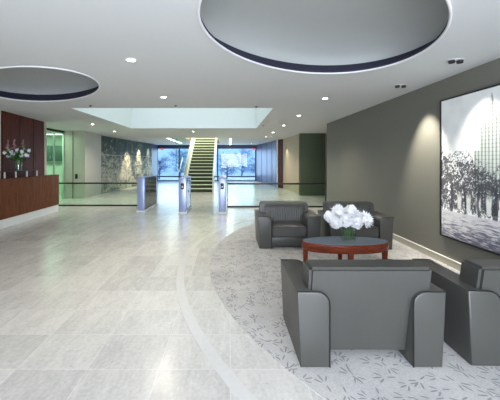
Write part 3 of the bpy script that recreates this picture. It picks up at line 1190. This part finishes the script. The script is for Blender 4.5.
for y, lb in ((5.75, 'downlight nearest to us in the right-hand row, beside the big round recess'),
              (7.91, 'downlight second from the front in the right-hand row'),
              (10.1, 'downlight third from the front in the right-hand row'),
              (12.5, 'downlight fourth from the front in the right-hand row'),
              (14.9, 'downlight fifth from the front in the right-hand row'),
              (20.6, 'downlight at the far end of the right-hand row by the windows')):
    downlight(1.84 if y < 20 else 1.55, y, lb, 35 if y < 7 else 150)
for x, y, lb in ((-1.163, 3.56, 'downlight nearest to us, alone between the two round recesses'),
                 (-1.227, 5.63, 'downlight in front of the skylight well near the middle'),
                 (-1.46, 12.2, 'downlight just behind the skylight well in front of the stair'),
                 (-4.45, 9.78, 'downlight left of the skylight well above the left railing'),
                 (-4.66, 12.2, 'downlight farther left above the beige wall corner')):
    downlight(x, y, lb)


def spot_pair(x, y, label, aims):
    o = thing('spotlight_fitting', label, 'spotlight', (x, y, CEIL))
    link('mounting_plate', lathe([(.10, -.001), (.10, -.008), (.004, -.009)], 24, sy=.65), M['ceiling'], o)
    for s in (-1, 1):
        sp = link('spot_head', lathe([(.028, -.03), (.034, -.03), (.034, 0), (.004, 0), (.004, -.012), (.026, -.014)], 16, (s * .05, 0, -.008), close=False), M['black'], o)
        link('spot_lens', lathe([(.002, -.022), (.026, -.022), (.026, -.019), (.002, -.019)], 12, (s * .05, 0, -.002)), M['steel'], sp)
    for e, ax in aims:
        lamp('picture_beam', 'SPOT', (x, y, CEIL - .05), e, (1, .93, .80), aim=ax, spot_size=R(60), spot_blend=.85, shadow_soft_size=.02)


spot_pair(2.71, 4.74, 'black twin spotlight farther from us by the right wall', [(210, (3.15, 4.74, 1.3))])
spot_pair(2.69, 3.56, 'black twin spotlight nearer to us above the painting', [(95, (3.15, 3.7, 1.3))])

for (x, y, lb) in ((-3.0, 6.5, 'small sprinkler head by the left front corner of the skylight well'),
                   (-1.15, 6.48, 'small sprinkler head before the middle of the skylight well'),
                   (.6, 6.6, 'small sprinkler head by the right front corner of the skylight well'),
                   (1.15, 10.06, 'small sprinkler head right of the skylight well')):
    sp = thing('sprinkler', lb, 'sprinkler', (x, y, CEIL), group='ceiling sprinklers')
    link('cup', lathe([(.035, 0), (.038, -.004), (.012, -.010), (.010, -.03)], 16), M['bronze'], sp)
    link('deflector', lathe([(.004, -.03), (.022, -.034), (.022, -.037), (.004, -.037)], 12), M['steel'], sp)

for (x, ya, yb, lb) in ((-3.15, 15.4, 19.8, 'long white ceiling strip light left of the stair'),
                        (.08, 15.7, 21.5, 'long white ceiling strip light right of the stair')):
    o = thing('linear_light', lb, 'ceiling light', (x, ya, CEIL - .002))
    link('housing', box(-.07, .07, 0, yb - ya, -.03, 0), M['white'], o, smooth=0)
    link('diffuser', box(-.055, .055, .02, yb - ya - .02, -.036, -.03), M['coolamp'], o, smooth=0)
    lamp('strip_light', 'AREA', (x, (ya + yb) / 2, CEIL - .06), 25, (.92, 1, .9), aim=(x, (ya + yb) / 2, 0), shape='RECTANGLE', size=.1, size_y=yb - ya)

# beams of the spotlights over the mural, the tan wall and the blue metal wall
for y in (16.6, 18.3, 19.9):
    o = thing('mural_spotlight', 'small spotlight over the stone mural, ' + {16.6: 'nearest', 18.3: 'middle', 19.9: 'farthest'}[y] + ' of the three', 'spotlight', (-5.1, y, CEIL))
    link('mounting_plate', lathe([(.05, 0), (.05, -.008), (.004, -.009)], 16), M['white'], o)
    link('spot_head', lathe([(.03, -.05), (.034, -.008), (.02, -.008), (.018, -.04)], 14, close=False), M['steel'], o)
    lamp('mural_beam', 'SPOT', (-5.1, y, CEIL - .07), 300 if y < 19 else 120, (1, .86, .62), aim=(-5.6, y, 1.2), spot_size=R(50), spot_blend=.5, shadow_soft_size=.02)
o = thing('wall_spotlight', 'small spotlight over the tan curved wall at the far right', 'spotlight', (2.62, 15.6, CEIL))
link('mounting_plate', lathe([(.05, 0), (.05, -.008), (.004, -.009)], 16), M['white'], o)
link('spot_head', lathe([(.03, -.05), (.034, -.008), (.02, -.008), (.018, -.04)], 14, close=False), M['steel'], o)
lamp('tan_wall_beam', 'SPOT', (2.62, 15.6, CEIL - .07), 60, (1, .92, .78), aim=(3.05, 15.6, 1.2), spot_size=R(50), spot_blend=.5, shadow_soft_size=.02)
o = thing('wall_spotlight', 'small spotlight over the blue-grey metal wall by the windows', 'spotlight', (1.9, 19.2, CEIL))
link('mounting_plate', lathe([(.05, 0), (.05, -.008), (.004, -.009)], 16), M['white'], o)
link('spot_head', lathe([(.03, -.05), (.034, -.008), (.02, -.008), (.018, -.04)], 14, close=False), M['steel'], o)
lamp('metal_wall_beam', 'SPOT', (1.9, 19.2, CEIL - .07), 60, (.9, .95, 1), aim=(2.45, 19.4, 1.3), spot_size=R(60), spot_blend=.6, shadow_soft_size=.02)
